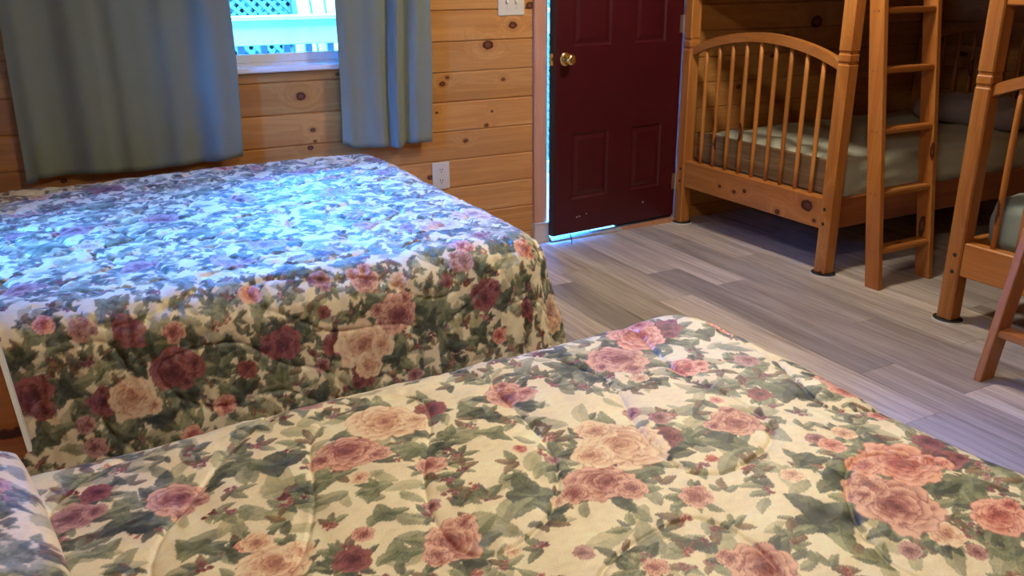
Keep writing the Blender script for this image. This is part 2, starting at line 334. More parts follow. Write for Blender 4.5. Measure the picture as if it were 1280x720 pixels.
# ------------------------------------------------------------------ the room
YW, XL, XR, YF, ZC = 4.08, -.70, 5.47, -1.60, 2.42          # window wall, left, right, front, ceiling
WX0, WX1, WZ0, WZ1 = .34, 1.62, 1.02, 2.10                  # window opening
LY0, LY1, LZ0, LZ1 = 2.40, 3.34, .821, 2.01               # unseen window added in the left wall to daylight the far bed
DX0, DX1, DZ1 = 2.345, 3.262, 2.06                          # door opening
WT = .075                                                   # wall thickness behind the boards
BT = .018                                                   # board thickness
m = MB(); m.box(XL - .15, XR + .15, YF - .15, YW + .02, -.12, -.0045)
floor = struct(m.build('floor', mat_sub))
PW, PL = .19, 1.33
plank_mesh = {}
def plank(w, l):
    k = (round(w, 4), round(l, 4))
    if k not in plank_mesh:
        bm = bmesh.new(); r = bmesh.ops.create_cube(bm, size=1)
        for v in r['verts']: v.co = (v.co.x * (w - .0006), v.co.y * (l - .0008), v.co.z * .0045 - .00225)
        top = [e for e in bm.edges if all(v.co.z > -.001 for v in e.verts)]
        bmesh.ops.bevel(bm, geom=top, offset=.0011, segments=1, affect='EDGES')
        me = bpy.data.meshes.new('plank'); bm.to_mesh(me); bm.free(); me.materials.append(mat_floor); plank_mesh[k] = me
    return plank_mesh[k]
known = {0: 1.985, 1: 3.02, -1: 2.97, 2: 2.35, 3: 3.31, 4: 2.62, -2: 2.2, -3: 3.4}
k0 = int(math.floor((XL - 2.504) / PW)); k1 = int(math.ceil((XR - 2.504) / PW))
for k in range(k0, k1):
    xa, xb = max(2.504 + k * PW, XL), min(2.504 + (k + 1) * PW, XR)
    if xb - xa < .01: continue
    j = known.get(k, random.uniform(1.5, 3.9))
    ys = [j + i * PL for i in range(-6, 5)]; ys = [YF] + [y for y in ys if YF + .02 < y < YW - .02] + [YW + .02]
    for ya, yb in zip(ys, ys[1:]):
        link('plank', plank(xb - xa, yb - ya), mat_floor, floor, ((xa + xb) / 2, (ya + yb) / 2, 0))
m = MB()
yb0, yb1 = YW + BT, YW + BT + WT
for x0, x1, z0, z1 in ((XL - .15, WX0, 0, ZC), (WX0, WX1, 0, WZ0), (WX0, WX1, WZ1, ZC), (WX1, DX0, 0, ZC), (DX0, DX1, DZ1, ZC), (DX1, XR + .15, 0, ZC)):
    m.box(x0, x1, yb0, yb1, z0, z1)
wall_back = struct(m.build('wall_back', mat_sub))
BH = .1485; BZ = .0785 - BH                                  # board joints fall at .0785 + k * .1485
board_mesh = {}
def board(parent, mat, axis, lo, hi, z0, z1, plane, sign):
    """one tongue-and-groove board with chamfered long edges; sign: which way it faces off its wall"""
    L = hi - lo; h = z1 - z0; c = min(.008, h * .3)
    k = (axis, round(L, 3), round(h, 4), sign, mat.name)
    if k not in board_mesh:
        prof = [(0, 0), (BT - .003, 0), (BT, .0025), (BT, h - .0095), (BT - .0085, h - .0012), (0, h - .0012)]
        bm = MB()
        if axis == 'x': bm.prism([(-a, b) if sign < 0 else (a, b) for a, b in prof], 'x', 0, L - .0008)
        else: bm.prism([(-a, b) if sign < 0 else (a, b) for a, b in prof], 'y', 0, L - .0008)
        bmesh.ops.recalc_face_normals(bm.bm, faces=bm.bm.faces)
        me = bpy.data.meshes.new('board'); bm.bm.to_mesh(me); bm.bm.free(); me.materials.append(mat); board_mesh[k] = me
    return link('board', board_mesh[k], mat, parent, (lo, plane, z0) if axis == 'x' else (plane, lo, z0))
rows = [BZ + i * BH for i in range(18)]
TRIM_L, TRIM_R = 2.266, 3.335
for z in rows:
    za, zb = max(z, 0.0), min(z + BH, ZC)
    if zb - za < .01: continue
    segs = []
    if zb <= WZ0 + .005: segs.append((XL, TRIM_L))
    elif za >= WZ1: segs.append((XL, TRIM_L))
    else: segs += [(XL, WX0), (WX1, TRIM_L)]
    segs += [(TRIM_R, XR)]
    if za >= DZ1 + .08: segs.append((TRIM_L, TRIM_R))
    for a, b in segs: board(wall_back, mat_wall, 'x', a, b, za, zb, YW + BT, -1)
    if za < WZ0 < zb and zb > WZ0 + .005 and WZ0 - za > .02: board(wall_back, mat_wall, 'x', WX0, WX1, za, WZ0, YW + BT, -1)
for nm, x, s in (('wall_left', XL, 1), ('wall_right', XR, -1)):
    m = MB(); x0, x1 = (x - BT - WT, x - BT) if s > 0 else (x + BT, x + BT + WT)
    if s > 0:
        for y0, y1, z0, z1 in ((YF - .13, LY0, 0, ZC), (LY1, YW + BT, 0, ZC), (LY0, LY1, 0, LZ0), (LY0, LY1, LZ1, ZC)): m.box(x0, x1, y0, y1, z0, z1)
    else: m.box(x0, x1, YF - .13, YW + BT, 0, ZC)
    w = struct(m.build(nm, mat_sub))
    for z in rows:
        za, zb = max(z, 0), min(z + BH, ZC)
        if zb - za < .01: continue
        cut = s > 0 and zb > LZ0 + .005 and za < LZ1 - .005
        for a, b in (((YF, LY0), (LY1, YW)) if cut else ((YF, YW),)): board(w, mat_wall_y, 'y', a, b, za, zb, x - s * BT, s)
m = MB(); m.box(XL - .15, XR + .15, YF - .13, YF, 0, ZC); struct(m.build('wall_front', mat_wall))
m = MB(); m.box(XL - .15, XR + .15, YF - .13, yb1, ZC, ZC + .12); struct(m.build('ceiling', mat_ceil))

# ---- window: white vinyl single-hung sash, sill
def make_window(name, label, loc, rz, w, h):
    """local frame: x along the wall, y outwards from the inner face, z up from the opening's foot"""
    r = empty(name, loc, rz); struct(r, label); x0, x1 = -w / 2, w / 2; hm = h * .5
    m = MB(); m.box(x0 - .03, x1 + .03, -.028, .05, -.004, .020, .004); m.build('window_sill', mat_white, r)
    m = MB()
    m.box(x0, x0 + .05, .015, .09, .02, h); m.box(x1 - .05, x1, .015, .09, .02, h); m.box(x0 + .05, x1 - .05, .015, .09, h - .05, h); m.box(x0 + .05, x1 - .05, .05, .09, .02, .034)
    m.build('window_frame', mat_white, r)
    a, b, c, d = x0 + .05, x1 - .05, .052, .070
    m = MB(); m.box(a, b, c, d, .034, .074, .004); m.box(a, b, c, d, hm, hm + .04, .004); m.box(a, a + .04, c, d, .074, hm, .004); m.box(b - .04, b, c, d, .074, hm, .004)
    s1 = m.build('lower_sash', mat_white, r)
    m = MB(); m.box(a, b, d, d + .02, hm + .04, hm + .06); m.box(a, a + .03, d, d + .02, hm + .06, h - .08); m.box(b - .03, b, d, d + .02, hm + .06, h - .08); m.box(a, b, d, d + .02, h - .08, h - .05)
    s2 = m.build('upper_sash', mat_white, r)
    m = MB(); m.box(a + .04, b - .04, c + .012, c + .016, .074, hm); m.build('pane', mat_glass, s1)
    m = MB(); m.box(a + .03, b - .03, d + .006, d + .010, hm + .06, h - .08); m.build('pane', mat_glass, s2)
make_window('window_1', 'white vinyl window between the grey-green curtains', ((WX0 + WX1) / 2, YW, WZ0), 0, WX1 - WX0, WZ1 - WZ0)
make_window('window_2', 'white vinyl window in the left wall over the head of the far bed', (XL, (LY0 + LY1) / 2, LZ0), math.pi / 2, LY1 - LY0, LZ1 - LZ0)  # second window is added out of view to spread daylight over the far bed

# ---- door frame: trim boards, jambs, plinth, sill
m = MB(); m.box(TRIM_L, DX0, YW - .022, YW + BT, .118, 2.14, .004)
struct(m.build('trim_1', mat_trim), 'pine casing board left of the burgundy door')
m = MB(); m.box(TRIM_L - .004, DX0 + .012, YW - .03, YW + BT, 0, .112, .003); m.box(TRIM_L - .004, DX0 + .014, YW - .034, YW + BT, .112, .118)
struct(m.build('trim_2', mat_concrete), 'short plinth block under the door casing')
m = MB(); m.box(DX1 - .008, TRIM_R, YW - .022, YW + BT, 0, 2.14, .004); struct(m.build('trim_3', mat_trim), 'pine casing board right of the burgundy door')
m = MB(); m.box(DX0, DX1, YW - .022, YW + BT, DZ1, 2.14, .004); struct(m.build('trim_4', mat_trim), 'pine casing board above the burgundy door')
m = MB(); m.box(DX0 - .004, DX0 + .016, YW + BT, YW + BT + WT, 0, DZ1); m.box(DX1 - .016, DX1 + .004, YW + BT, YW + BT + WT, 0, DZ1); m.box(DX0, DX1, YW + BT, YW + BT + WT, DZ1 - .016, DZ1 + .004)
m.box(DX0 + .016, DX0 + .028, YW + .06, YW + .085, 0.055, DZ1 - .02); m.box(DX1 - .028, DX1 - .016, YW + .06, YW + .085, 0.055, DZ1 - .02)
struct(m.build('trim_5', mat_trim), 'pine door jamb')
m = MB(); m.prism([(YW - .035, 0), (YW - .03, .022), (YW + .034, .026), (YW + .036, .0445), (YW + .10, .042), (YW + .10, 0)], 'x', DX0 + .014, DX1 - .01)
struct(m.build('trim_6', mat_trim), 'worn wooden sill under the door')
m = MB(); m.prism([(YW - .052, 0), (YW - .05, .010), (YW - .028, .026), (YW - .02, .026), (YW - .02, 0)], 'x', DX0 + .016, DX0 + .50)
struct(m.build('trim_7', mat_alu), 'worn metal threshold strip under the door')

# ---- door, hung on its right edge and standing a little ajar
DW, DH, DT = .893, 1.985, .044
door = empty('door_1', (3.238, YW - .012, .045), math.radians(4.6)); struct(door, 'burgundy six-panel door standing slightly ajar')
def dpart(nm, mb, mat, smooth=False, parent=None): return mb.build(nm, mat, parent or door, None, smooth)
FD = .009
m = MB(); m.box(-DW, 0, FD, DT, 0, DH); dpart('slab', m, mat_door)
ST = .125; CS0, CS1 = -.515, -.350                           # outer stiles and middle stile
rails = [(0, .195), (.565, 1.025), (1.54, 1.68), (1.86, DH)]
m = MB(); m.box(-DW, -DW + ST, 0, FD, 0, DH, .0); dpart('stile', m, mat_door)
m = MB(); m.box(-ST, 0, 0, FD, 0, DH); dpart('stile', m, mat_door)
cols_ = [(-DW + ST, CS0), (CS1, -ST)]
for z0, z1 in rails:
    m = MB(); m.box(-DW + ST, -ST, 0, FD, z0, z1); dpart('rail', m, mat_door)
for (z0, z1) in ((.195, .565), (1.025, 1.54), (1.68, 1.86)):
    m = MB(); m.box(CS0, CS1, 0, FD, z0, z1); dpart('middle_stile', m, mat_door)
    for a, b in cols_:
        m = MB()
        # moulding slope in, then raised field
        v = m.bm.verts.new; f = m.bm.faces.new
        def loop(d, y): return [v((a + d, y, z0 + d)), v((b - d, y, z0 + d)), v((b - d, y, z1 - d)), v((a + d, y, z1 - d))]
        Ls = [loop(0, .0), loop(.010, FD - .0004), loop(.020, FD - .0004), loop(.040, .0022)]
        for A, B in zip(Ls, Ls[1:]):
            for q in range(4): f((A[q], A[(q + 1) % 4], B[(q + 1) % 4], B[q]))
        f(Ls[-1]); dpart('panel', m, mat_door)
m = MB(); m.box(-DW - .0006, -DW + .012, -.001, DT, 0, DH); dpart('edge_strip', m, plain('dark_door_edge', (.02, .012, .012, 1), .5))
# knob: rose plate, neck, turned knob; latch plate on the edge
kx, kz = -DW + .070, .962
def lathe(prof, cx, cz, y_sign=-1, seg=28):
    mb = MB(); rings = []
    for r, y in prof: rings.append([mb.bm.verts.new((cx + r * math.cos(k * 2 * math.pi / seg), y_sign * y, cz + r * math.sin(k * 2 * math.pi / seg))) for k in range(seg)])
    for A, B in zip(rings, rings[1:]):
        for k in range(seg): mb.bm.faces.new((A[k], A[(k + 1) % seg], B[(k + 1) % seg], B[k]))
    mb.bm.faces.new(rings[0]); mb.bm.faces.new(rings[-1]); return mb
knob = dpart('knob', lathe([(.012, .008), (.012, .026), (.016, .032), (.027, .040), (.0305, .050), (.029, .060), (.022, .068), (.012, .0705), (.009, .069), (.004, .068)], kx, kz), mat_brass, True)
dpart('rose_plate', lathe([(.036, 0), (.036, .004), (.033, .007), (.024, .010), (.014, .012)], kx, kz), mat_brass, True, knob)
m = MB(); m.box(-DW - .0022, -DW, .008, .034, kz - .03, kz + .03); m.box(-DW - .010, -DW - .002, .013, .028, kz - .010, kz + .010, .002); dpart('latch_plate', m, mat_brass)
for hz in (.205, 1.115, 1.80):
    m = MB(); m.tube([(.006, -.006, hz - .05), (.006, -.006, hz + .05)], .0065, 10); m.box(-.022, .004, -.0015, .002, hz - .048, hz + .048); m.box(.008, .02, -.0015, .002, hz - .048, hz + .048)
    dpart('hinge', m, mat_steel)
m = MB(); m.box(-.43, -.004, .012, .032, -.0165, 0); dpart('door_sweep', m, mat_black)  # sweep added on the hinge side to stop light leaking under the door
mat_chip = plain('bare_primer', (.62, .56, .50, 1), .7)
for cx, cz, w in ((-.735, .088, .012), (-.715, .090, .010), (-.665, .098, .006), (-.25, .107, .014)):
    m = MB(); m.prism([(cx, cz), (cx + w * .4, cz - .003), (cx + w, cz + .001), (cx + w * .7, cz + .005), (cx + w * .2, cz + .004)], 'y', -.0006, .0002); dpart('paint_chip', m, mat_chip)
m = MB(); m.tube([(2.465, 4.005, .046), (2.458, 3.985, .036), (2.452, 3.965, .018), (2.448, 3.955, .002), (2.447, 3.952, .0018)], .003, 8)
tag(m.build('weather_strip_tail', mat_black, smooth=True), 'thin black strip dangling from the foot of the burgundy door', 'strip')
# ------------------------------------------------------------------ wall plates
def plate(nm, x0, x1, z0, z1, label, cat):
    r = empty(nm, ((x0 + x1) / 2, YW, z0)); tag(r, label, cat)
    m = MB(); w = (x1 - x0) / 2; m.box(-w, w, -.007, 0, 0, z1 - z0, .004, 2); m.build('cover_plate', mat_ivory, r)
    return r
r = plate('switch_plate', 2.062, 2.214, 1.232, 1.372, 'ivory double light switch plate beside the door casing', 'switch')
for x in (-.026, .026):
    m = MB(); m.hexa([(x - .006, -.007, .056), (x + .006, -.007, .056), (x + .006, -.007, .086), (x - .006, -.007, .086), (x - .005, -.020, .062), (x + .005, -.020, .062), (x + .005, -.016, .074), (x - .005, -.016, .074)])
    m.build('toggle', mat_ivory, r)
    for z in (.036, .104):
        m = MB(); m.tube([(x, -.0068, z), (x, -.0082, z)], .0035, 10); m.build('screw', mat_steel, r)
r = plate('power_outlet', 1.668, 1.765, .375, .517, 'ivory wall outlet low beside the far bed', 'outlet')
for z in (.042, .099):
    m = MB(); m.prism([(-.016, z - .012), (.016, z - .012), (.019, z), (.016, z + .014), (.008, z + .018), (-.008, z + .018), (-.016, z + .014), (-.019, z)], 'y', -.0095, -.006); s_ = m.build('socket', mat_ivory, r)
    m = MB(); m.box(-.0085, -.005, -.0099, -.009, z + .001, z + .011); m.box(.005, .0085, -.0099, -.009, z + .001, z + .011); m.box(-.003, .003, -.0099, -.009, z - .009, z - .004); m.build('slot', mat_dark, s_)
m = MB(); m.tube([(0, -.0068, .071), (0, -.0085, .071)], .003, 10); m.build('screw', mat_steel, r)

# ------------------------------------------------------------------ curtains
def curtain(label, xs_top, xs_bot, foldfn, zb):
    n, k = 150, 60
    v = []; z1 = 2.235
    for j in range(k + 1):
        w = j / k; z = zb + (z1 - zb) * w
        for i in range(n + 1):
            u = i / n
            x = (xs_bot[0] + (xs_bot[1] - xs_bot[0]) * u) * (1 - w) + (xs_top[0] + (xs_top[1] - xs_top[0]) * u) * w
            dx, dy, dz = foldfn(u, w)
            hem = -.0016 if z < zb + .052 else 0
            v.append((x + dx, 4.022 + dy + hem, z + dz * (1 - w) ** 2))
    f = [(j * (n + 1) + i, j * (n + 1) + i + 1, (j + 1) * (n + 1) + i + 1, (j + 1) * (n + 1) + i) for j in range(k) for i in range(n)]
    me = bpy.data.meshes.new('curtain'); me.from_pydata(v, [], f)
    o = link('curtain', me, mat_curtain, smooth=True)
    so = o.modifiers.new('cloth', 'SOLIDIFY'); so.thickness = .0022; so.offset = 0
    return tag(o, label, 'curtain', 'curtains at the window')
FL = ([0, .1, .19, .30, .36, .43, .46, .56, .63, .66, .76, .82, .87, .93, 1.0], [0, -.006, .020, -.018, -.014, .004, -.010, -.004, .010, -.008, 0, .024, -.022, -.018, 0])
FR = ([0, .1, .25, .40, .47, .52, .58, .64, .69, .74, .80, .9, 1.0], [0, -.008, .004, -.012, -.006, .034, -.02, -.026, .028, .02, -.012, -.004, .004])
def soft_interp(u, tab): return float(np.mean([np.interp(u + k, *tab) for k in (-.03, -.02, -.01, 0, .01, .02, .03)]))
def fold_l(u, w):
    return (.006 * math.sin(u * 19 + 2) + .012 * math.sin(w * 6) * u, soft_interp(u + .012 * math.sin(w * 5), FL) * (1.15 - .4 * w) + .002 * math.sin(u * 60 + 3 * w), .005 * math.sin(u * 9) - .012 * (u < .05) + .018 * max(0, u - .86) * 6)
def fold_r(u, w):
    return (.004 * math.sin(w * 9 + u * 6), soft_interp(u + .01 * math.sin(w * 6), FR) + .0015 * math.sin(u * 50), .028 * math.exp(-(u / .08) ** 2) + .003 * math.sin(u * 9) - .010 * math.exp(-((u - .62) / .07) ** 2))
curtain('wide grey-green curtain hanging left of the window', (-.125, .735), (-.165, .715), fold_l, .640)
curtain('narrower grey-green curtain hanging right of the window beside the switch', (1.225, 1.70), (1.188, 1.655), fold_r, .637)
rod = empty('curtain_rod', (.77, 4.022, 2.22)); tag(rod, 'slim curtain rod above the window', 'curtain rod')
m = MB(); m.tube([(-1.05, 0, .0), (1.05, 0, .0)], .010, 12); m.build('pole', mat_steel, rod)
for x in (-.98, .98):
    m = MB(); m.box(x - .008, x + .008, 0, YW - 4.022, -.012, .012); m.build('bracket', mat_steel, rod)

# ------------------------------------------------------------------ beds
def bed(label, P, y0, y1):
    r = empty('bed', (.35, (y0 + y1) / 2, 0)); tag(r, label, 'bed')
    hx = (-.94, P['x1'] - .35 - .06); hy = (y1 - y0) / 2 - .05; zt = P['zt'] - .035
    m = MB(); m.box(hx[0], hx[1], -hy, hy, .36, zt, .06, 3); m.build('mattress', mat_sheet, r, smooth=False)
    m = MB(); m.box(hx[0], hx[1], -hy, hy, .14, .36, .01); m.build('box_spring', mat_sheet, r)
    for x in (hx[0] + .08, hx[1] - .08):
        for y in (-hy + .08, hy - .08):
            m = MB(); m.tube([(x, y, 0), (x, y, .14)], [.02, .028], 12); m.build('leg', mat_pine[2], r)
bed('far double bed under the floral bedspread below the window', BED_FAR, BED_FAR['y0'], BED_FAR['y1'])
bed('near double bed under the floral bedspread closest to the viewer', BED_NEAR, BED_NEAR['y0'], BED_NEAR['y1'])

# ---- the floral print, painted flower by flower in the cloth's own coordinates
PAL = dict(p=((108, 42, 46), (172, 100, 92), (232, 184, 160)), c=((158, 98, 82), (220, 170, 136), (246, 222, 188)), m=((98, 48, 60), (148, 90, 94), (204, 160, 150)),
           u=((68, 22, 32), (114, 48, 56), (164, 98, 94)), s=((126, 42, 44), (198, 106, 92), (242, 188, 162)))
GREEN = dict(d=((32, 40, 34), (68, 78, 62), (120, 128, 100)), g=((80, 90, 68), (126, 132, 100), (170, 170, 132)), l=((150, 150, 114), (178, 173, 132), (202, 190, 150)), b=((70, 46, 34), (112, 84, 58), (150, 120, 84)))
def lin(c): 
    c = np.array(c, float) / 255; return np.where(c <= .04045, c / 12.92, ((c + .055) / 1.055) ** 2.4)
CREAM = lin((243, 228, 194))
def smooth(e0, e1, x):
    t = np.clip((x - e0) / (e1 - e0), 0, 1); return t * t * (3 - 2 * t)
class Print:
    def __init__(self, S, T, seed):
        self.S, self.T = S, T; self.rng = np.random.RandomState(seed)
        s, t = np.meshgrid(S, T, indexing='ij')
        n, _ = field(waves(seed + 40, .10, 10), s, t); n2, _ = field(waves(seed + 41, .02, 12), s, t)
        self.n1, self.n2 = n, n2
        self.img = CREAM[None, None, :] * (1 + .05 * n + .03 * n2)[..., None]
    def win(self, cx, cy, r):
        i0, i1 = np.searchsorted(self.S, (cx - r, cx + r)); j0, j1 = np.searchsorted(self.T, (cy - r, cy + r))
        if i1 - i0 < 2 or j1 - j0 < 2: return None
        sl = (slice(i0, i1), slice(j0, j1))
        dx = (self.S[i0:i1] - cx)[:, None]; dy = (self.T[j0:j1] - cy)[None, :]
        return sl, dx, dy
    def put(self, sl, a, col):
        self.img[sl] = self.img[sl] * (1 - a[..., None]) + col * a[..., None]
    def tone(self, pal, v):
        d, m, l = (lin(c) for c in pal); v = np.clip(v, 0, 1)[..., None]
        return np.where(v < .5, d + (m - d) * v * 2, m + (l - m) * (v - .5) * 2)
    def leaf(self, cx, cy, L, ang, kind, wid=.5, alpha=.93):
        W = self.win(cx, cy, L * 1.05)
        if W is None: return
        sl, dx, dy = W; c, s = math.cos(ang), math.sin(ang)
        u = (dx * c + dy * s) / L; v = (-dx * s + dy * c) / L
        v = v - .12 * np.sin(u * 2.2 + ang)                                    # the leaf curls
        prof = wid * np.clip(1 - u * u, 0, 1) ** .75 * (1 - .28 * u)
        prof = prof * (1 + .05 * np.sin(u * 17 + ang * 3) + .05 * self.n2[sl])
        e = np.abs(v) / np.maximum(prof, 1e-4)
        a = smooth(1.06, .90, e) * (np.abs(u) < 1) * alpha
        vein = np.exp(-(v / .03) ** 2) + .7 * np.exp(-((np.mod(u * 4.2 - np.abs(v) * 3.4, 1) - .5) / .10) ** 2) * (e < .9)
        v_ = .54 + .26 * np.sign(v) * math.cos(ang) + .18 * self.n1[sl] + .10 * self.n2[sl] - .42 * np.clip(vein, 0, 1) - .48 * smooth(.80, 1, e) + .16 * u
        self.put(sl, a, self.tone(GREEN[kind], v_))
    def petal(self, cx, cy, th, L, W, pal, lo, hi, alpha=1.0):
        """one petal: pale at its outer rim, dark at its foot, a shadow line round it"""
        Wn = self.win(cx, cy, max(L, W) * 1.25)
        if Wn is None: return
        sl, dx, dy = Wn; c, s = math.cos(th), math.sin(th)
        u = (dx * c + dy * s) / L; v = (-dx * s + dy * c) / W
        wob = 1 + .07 * self.n2[sl] + .06 * np.sin(3 * np.arctan2(v, u) + th * 5)
        q = np.sqrt(u * u + v * v) / wob
        rim = smooth(.62, .93, q) * (u > -.1)
        t = lo + (hi - lo) * (.5 + .5 * u) + .20 * (hi - lo) * rim + .10 * self.n1[sl] + .10 * self.n2[sl] - .16 * np.exp(-((v - .25 * np.sin(u * 3 + th)) / .16) ** 2) * (u < .5)
        t = t - .62 * smooth(.92, 1.02, q)
        self.put(sl, smooth(1.07, .98, q) * alpha, self.tone(PAL[pal], t))
    def rose(self, cx, cy, r, pal, alpha=.97):
        g = self.rng; a0 = g.rand() * 6.28; tilt = g.rand() * 6.28; ox, oy = .14 * r * math.cos(tilt), .14 * r * math.sin(tilt)
        if r < .013:
            for k in range(3): self.petal(cx + .3 * r * math.cos(a0 + 2.1 * k), cy + .3 * r * math.sin(a0 + 2.1 * k), a0 + 2.1 * k, r * .75, r * .65, pal, .15, .75)
            return
        for n, rad, L, W, lo, hi, sh in ((7, .60, .42, .46, .24, 1.02, 0), (6, .40, .38, .42, .12, .92, .3), (5, .24, .32, .36, .02, .78, .6), (4, .12, .24, .27, -.04, .60, .85), (3, .03, .15, .15, .0, .42, 1.0)):
            order = g.permutation(n)
            for k in order:
                th = a0 + (k + .5 * g.rand()) * 6.283 / n; rr = rad * r * (.9 + .2 * g.rand())
                j = .12 * (g.rand() - .5)
                self.petal(cx + ox * sh + rr * math.cos(th), cy + oy * sh + rr * math.sin(th), th + .5 * (g.rand() - .5), L * r * (.9 + .25 * g.rand()), W * r * (.9 + .25 * g.rand()), pal, lo + j, hi + j)
            a0 += .6
    def berries(self, cx, cy, r, pal):
        g = self.rng
        for k in range(5 + int(g.rand() * 4)):
            a, d = g.rand() * 6.28, r * g.rand() ** .6
            self.rose(cx + d * math.cos(a), cy + d * math.sin(a), r * (.28 + .2 * g.rand()), pal, .9)
def paint(S, T, seed, roses, leaves, box, density):
    P = Print(S, T, seed); g = P.rng
    R = [(float(a), float(b), float(c), d) for a, b, c, d in (q.split() for q in roses.split(';'))]
    L = [(float(a), float(b), float(c), d) for a, b, c, d in (q.split() for q in leaves.split(';'))]
    s0, s1, t0, t1 = box; area = (s1 - s0) * (t1 - t0)
    # random flowers where the fabric runs out of sight
    for k in range(int(area * 40)):
        a, b = s0 + g.rand() * (s1 - s0), t0 + g.rand() * (t1 - t0); r = .03 + .035 * g.rand()
        if all(math.hypot(a - q[0], b - q[1]) > 1.7 * (r + q[2]) for q in R) and all(math.hypot(a - q[0], b - q[1]) > 1.0 * (r + q[2]) for q in L):
            R.append((a, b, r, 'pcmus'[int(g.rand() * 5)]))
    for k in range(int(area * density)):                                        # pale wash leaves
        a, b = s0 + g.rand() * (s1 - s0), t0 + g.rand() * (t1 - t0)
        P.leaf(a, b, .018 + .028 * g.rand(), g.rand() * 6.28, 'l' if g.rand() < .6 else 'g', .42, .75)
    for k in range(int(area * density * 1.2)):                                   # sprigs: three small leaves and buds
        a, b, th = s0 + g.rand() * (s1 - s0), t0 + g.rand() * (t1 - t0), g.rand() * 6.28
        for q in range(3):
            t_ = th + (q - 1) * 1.0; l = .011 + .010 * g.rand()
            P.leaf(a + 1.1 * l * math.cos(t_), b + 1.1 * l * math.sin(t_), l, t_, ('gdgb' if seed == 33 else 'ddgb')[int(g.rand() * 4)], .45, .88)  # far spread takes darker sprigs, deepening its shaded side
        if g.rand() < .45: P.berries(a, b, .012, 'umpm'[int(g.rand() * 4)])
    for a, b, r, k in R:                                                        # leaves tucked under each flower
        if r > .02:
            n = 6 + int(g.rand() * 5)
            for q in range(n):
                th = g.rand() * 6.28; l = r * (.36 + .34 * g.rand())
                P.leaf(a + (r * (.75 + .4 * g.rand()) + l * .4) * math.cos(th), b + (r * (.75 + .4 * g.rand()) + l * .4) * math.sin(th), l, th + .5 * (g.rand() - .5), ('dggd' if seed == 33 else 'ddgd')[int(g.rand() * 4)], .48, .9)
    for a, b, r, k in L:
        th = g.rand() * 6.28
        P.leaf(a, b, r * .9, th, k, .6)
        if r > .022:
            P.leaf(a + r * .7 * math.cos(th + 2), b + r * .7 * math.sin(th + 2), r * .7, th + 2.2, k, .55); P.leaf(a + r * .7 * math.cos(th - 2), b + r * .7 * math.sin(th - 2), r * .65, th - 2, 'g', .5)
    for a, b, r, k in sorted(R, key=lambda q: q[2]):
        (P.rose if r > .016 else P.rose)(a, b, r, k)
        if r > .03:
            for q in range(2):
                th = g.rand() * 6.28; P.rose(a + r * .9 * math.cos(th), b + r * .9 * math.sin(th), r * (.34 + .2 * g.rand()), k, .95)
    return P.img
def bedspread(S, T, P, img, dmax, label):
    s, t = np.meshgrid(S, T, indexing='ij'); x, y, z, d = cloth(s, t, P)
    ns, nt = len(S), len(T); n = ns * nt
    idx = np.arange(n).reshape(ns, nt)
    q = np.stack([idx[:-1, :-1], idx[1:, :-1], idx[1:, 1:], idx[:-1, 1:]], -1).reshape(-1, 4)
    keep = (d.ravel()[q] < dmax).all(1); q = q[keep]
    used = np.zeros(n, bool); used[q.ravel()] = True; remap = np.cumsum(used) - 1
    co = np.stack([x, y, z], -1).reshape(-1, 3)[used]; q = remap[q]; col = img.reshape(-1, 3)[used]
    me = bpy.data.meshes.new('bedspread')
    me.vertices.add(len(co)); me.vertices.foreach_set('co', co.astype(np.float32).ravel())
    me.loops.add(q.size); me.loops.foreach_set('vertex_index', q.astype(np.int32).ravel())
    me.polygons.add(len(q)); me.polygons.foreach_set('loop_start', np.arange(0, q.size, 4, dtype=np.int32))
    me.polygons.foreach_set('use_smooth', np.ones(len(q), bool))
    me.update(calc_edges=True); me.validate()
    at = me.color_attributes.new('print', 'FLOAT_COLOR', 'POINT')
    at.data.foreach_set('color', np.concatenate([np.clip(col, .005, .9), np.ones((len(col), 1))], 1).astype(np.float32).ravel())
    o = link('bedspread', me, mat_print)
    return tag(o, label, 'bedspread', 'floral bedspreads')
img = paint(FAR_S, FAR_T, 21, FAR_ROSES, FAR_LEAVES, (-.55, 1.92, 1.63, 4.0), 390)  # denser, darker leaf print also stands in for shade on the side
bedspread(FAR_S, FAR_T, BED_FAR, img, .70, 'quilted floral bedspread on the far bed, blue in the window light')
img = paint(NEAR_S, NEAR_T, 33, NEAR_ROSES, NEAR_LEAVES, (-.55, 1.6, .45, 1.75), 290)
bedspread(NEAR_S, NEAR_T, BED_NEAR, img, .69, 'quilted cream floral bedspread on the near bed')
# ---- pillow in a matching sham at the head of the near bed
S = np.linspace(-1, 1, 150); T = np.linspace(-1, 1, 190)
u, v = np.meshgrid(S, T, indexing='ij')
pimg = paint(S * .29, T * .40, 5, '-0.02 .2 .05 m;.16 .05 .045 m;.2 -.22 .05 m;.1 .28 .04 m;-.15 -.1 .05 p;.22 .16 .03 m', '.2 .1 .04 g;.1 -.1 .05 d;.22 -.05 .035 g;.05 .12 .04 d', (-.29, .29, -.4, .4), 330)
prof = np.clip((1 - np.abs(u) ** 3.2) * (1 - np.abs(v) ** 3.2), 0, 1) ** .42
Wn, _ = field(waves(77, .07, 10), u * .29, v * .4); Wm, _ = field(waves(78, .2, 8), u * .29, v * .4)
pts, cols = [], []
for sg in (1, -1):
    px = u * .27 * (1 - .05 * v * v); py = v * .37 * (1 - .05 * u * u); pz = sg * (.085 if sg > 0 else .05) * prof * (1 + .05 * Wm) + .002 * Wn * prof
    pts.append(np.stack([px, py, pz], -1).reshape(-1, 3)); cols.append(pimg.reshape(-1, 3))
n0 = u.size; idx = np.arange(n0).reshape(u.shape)
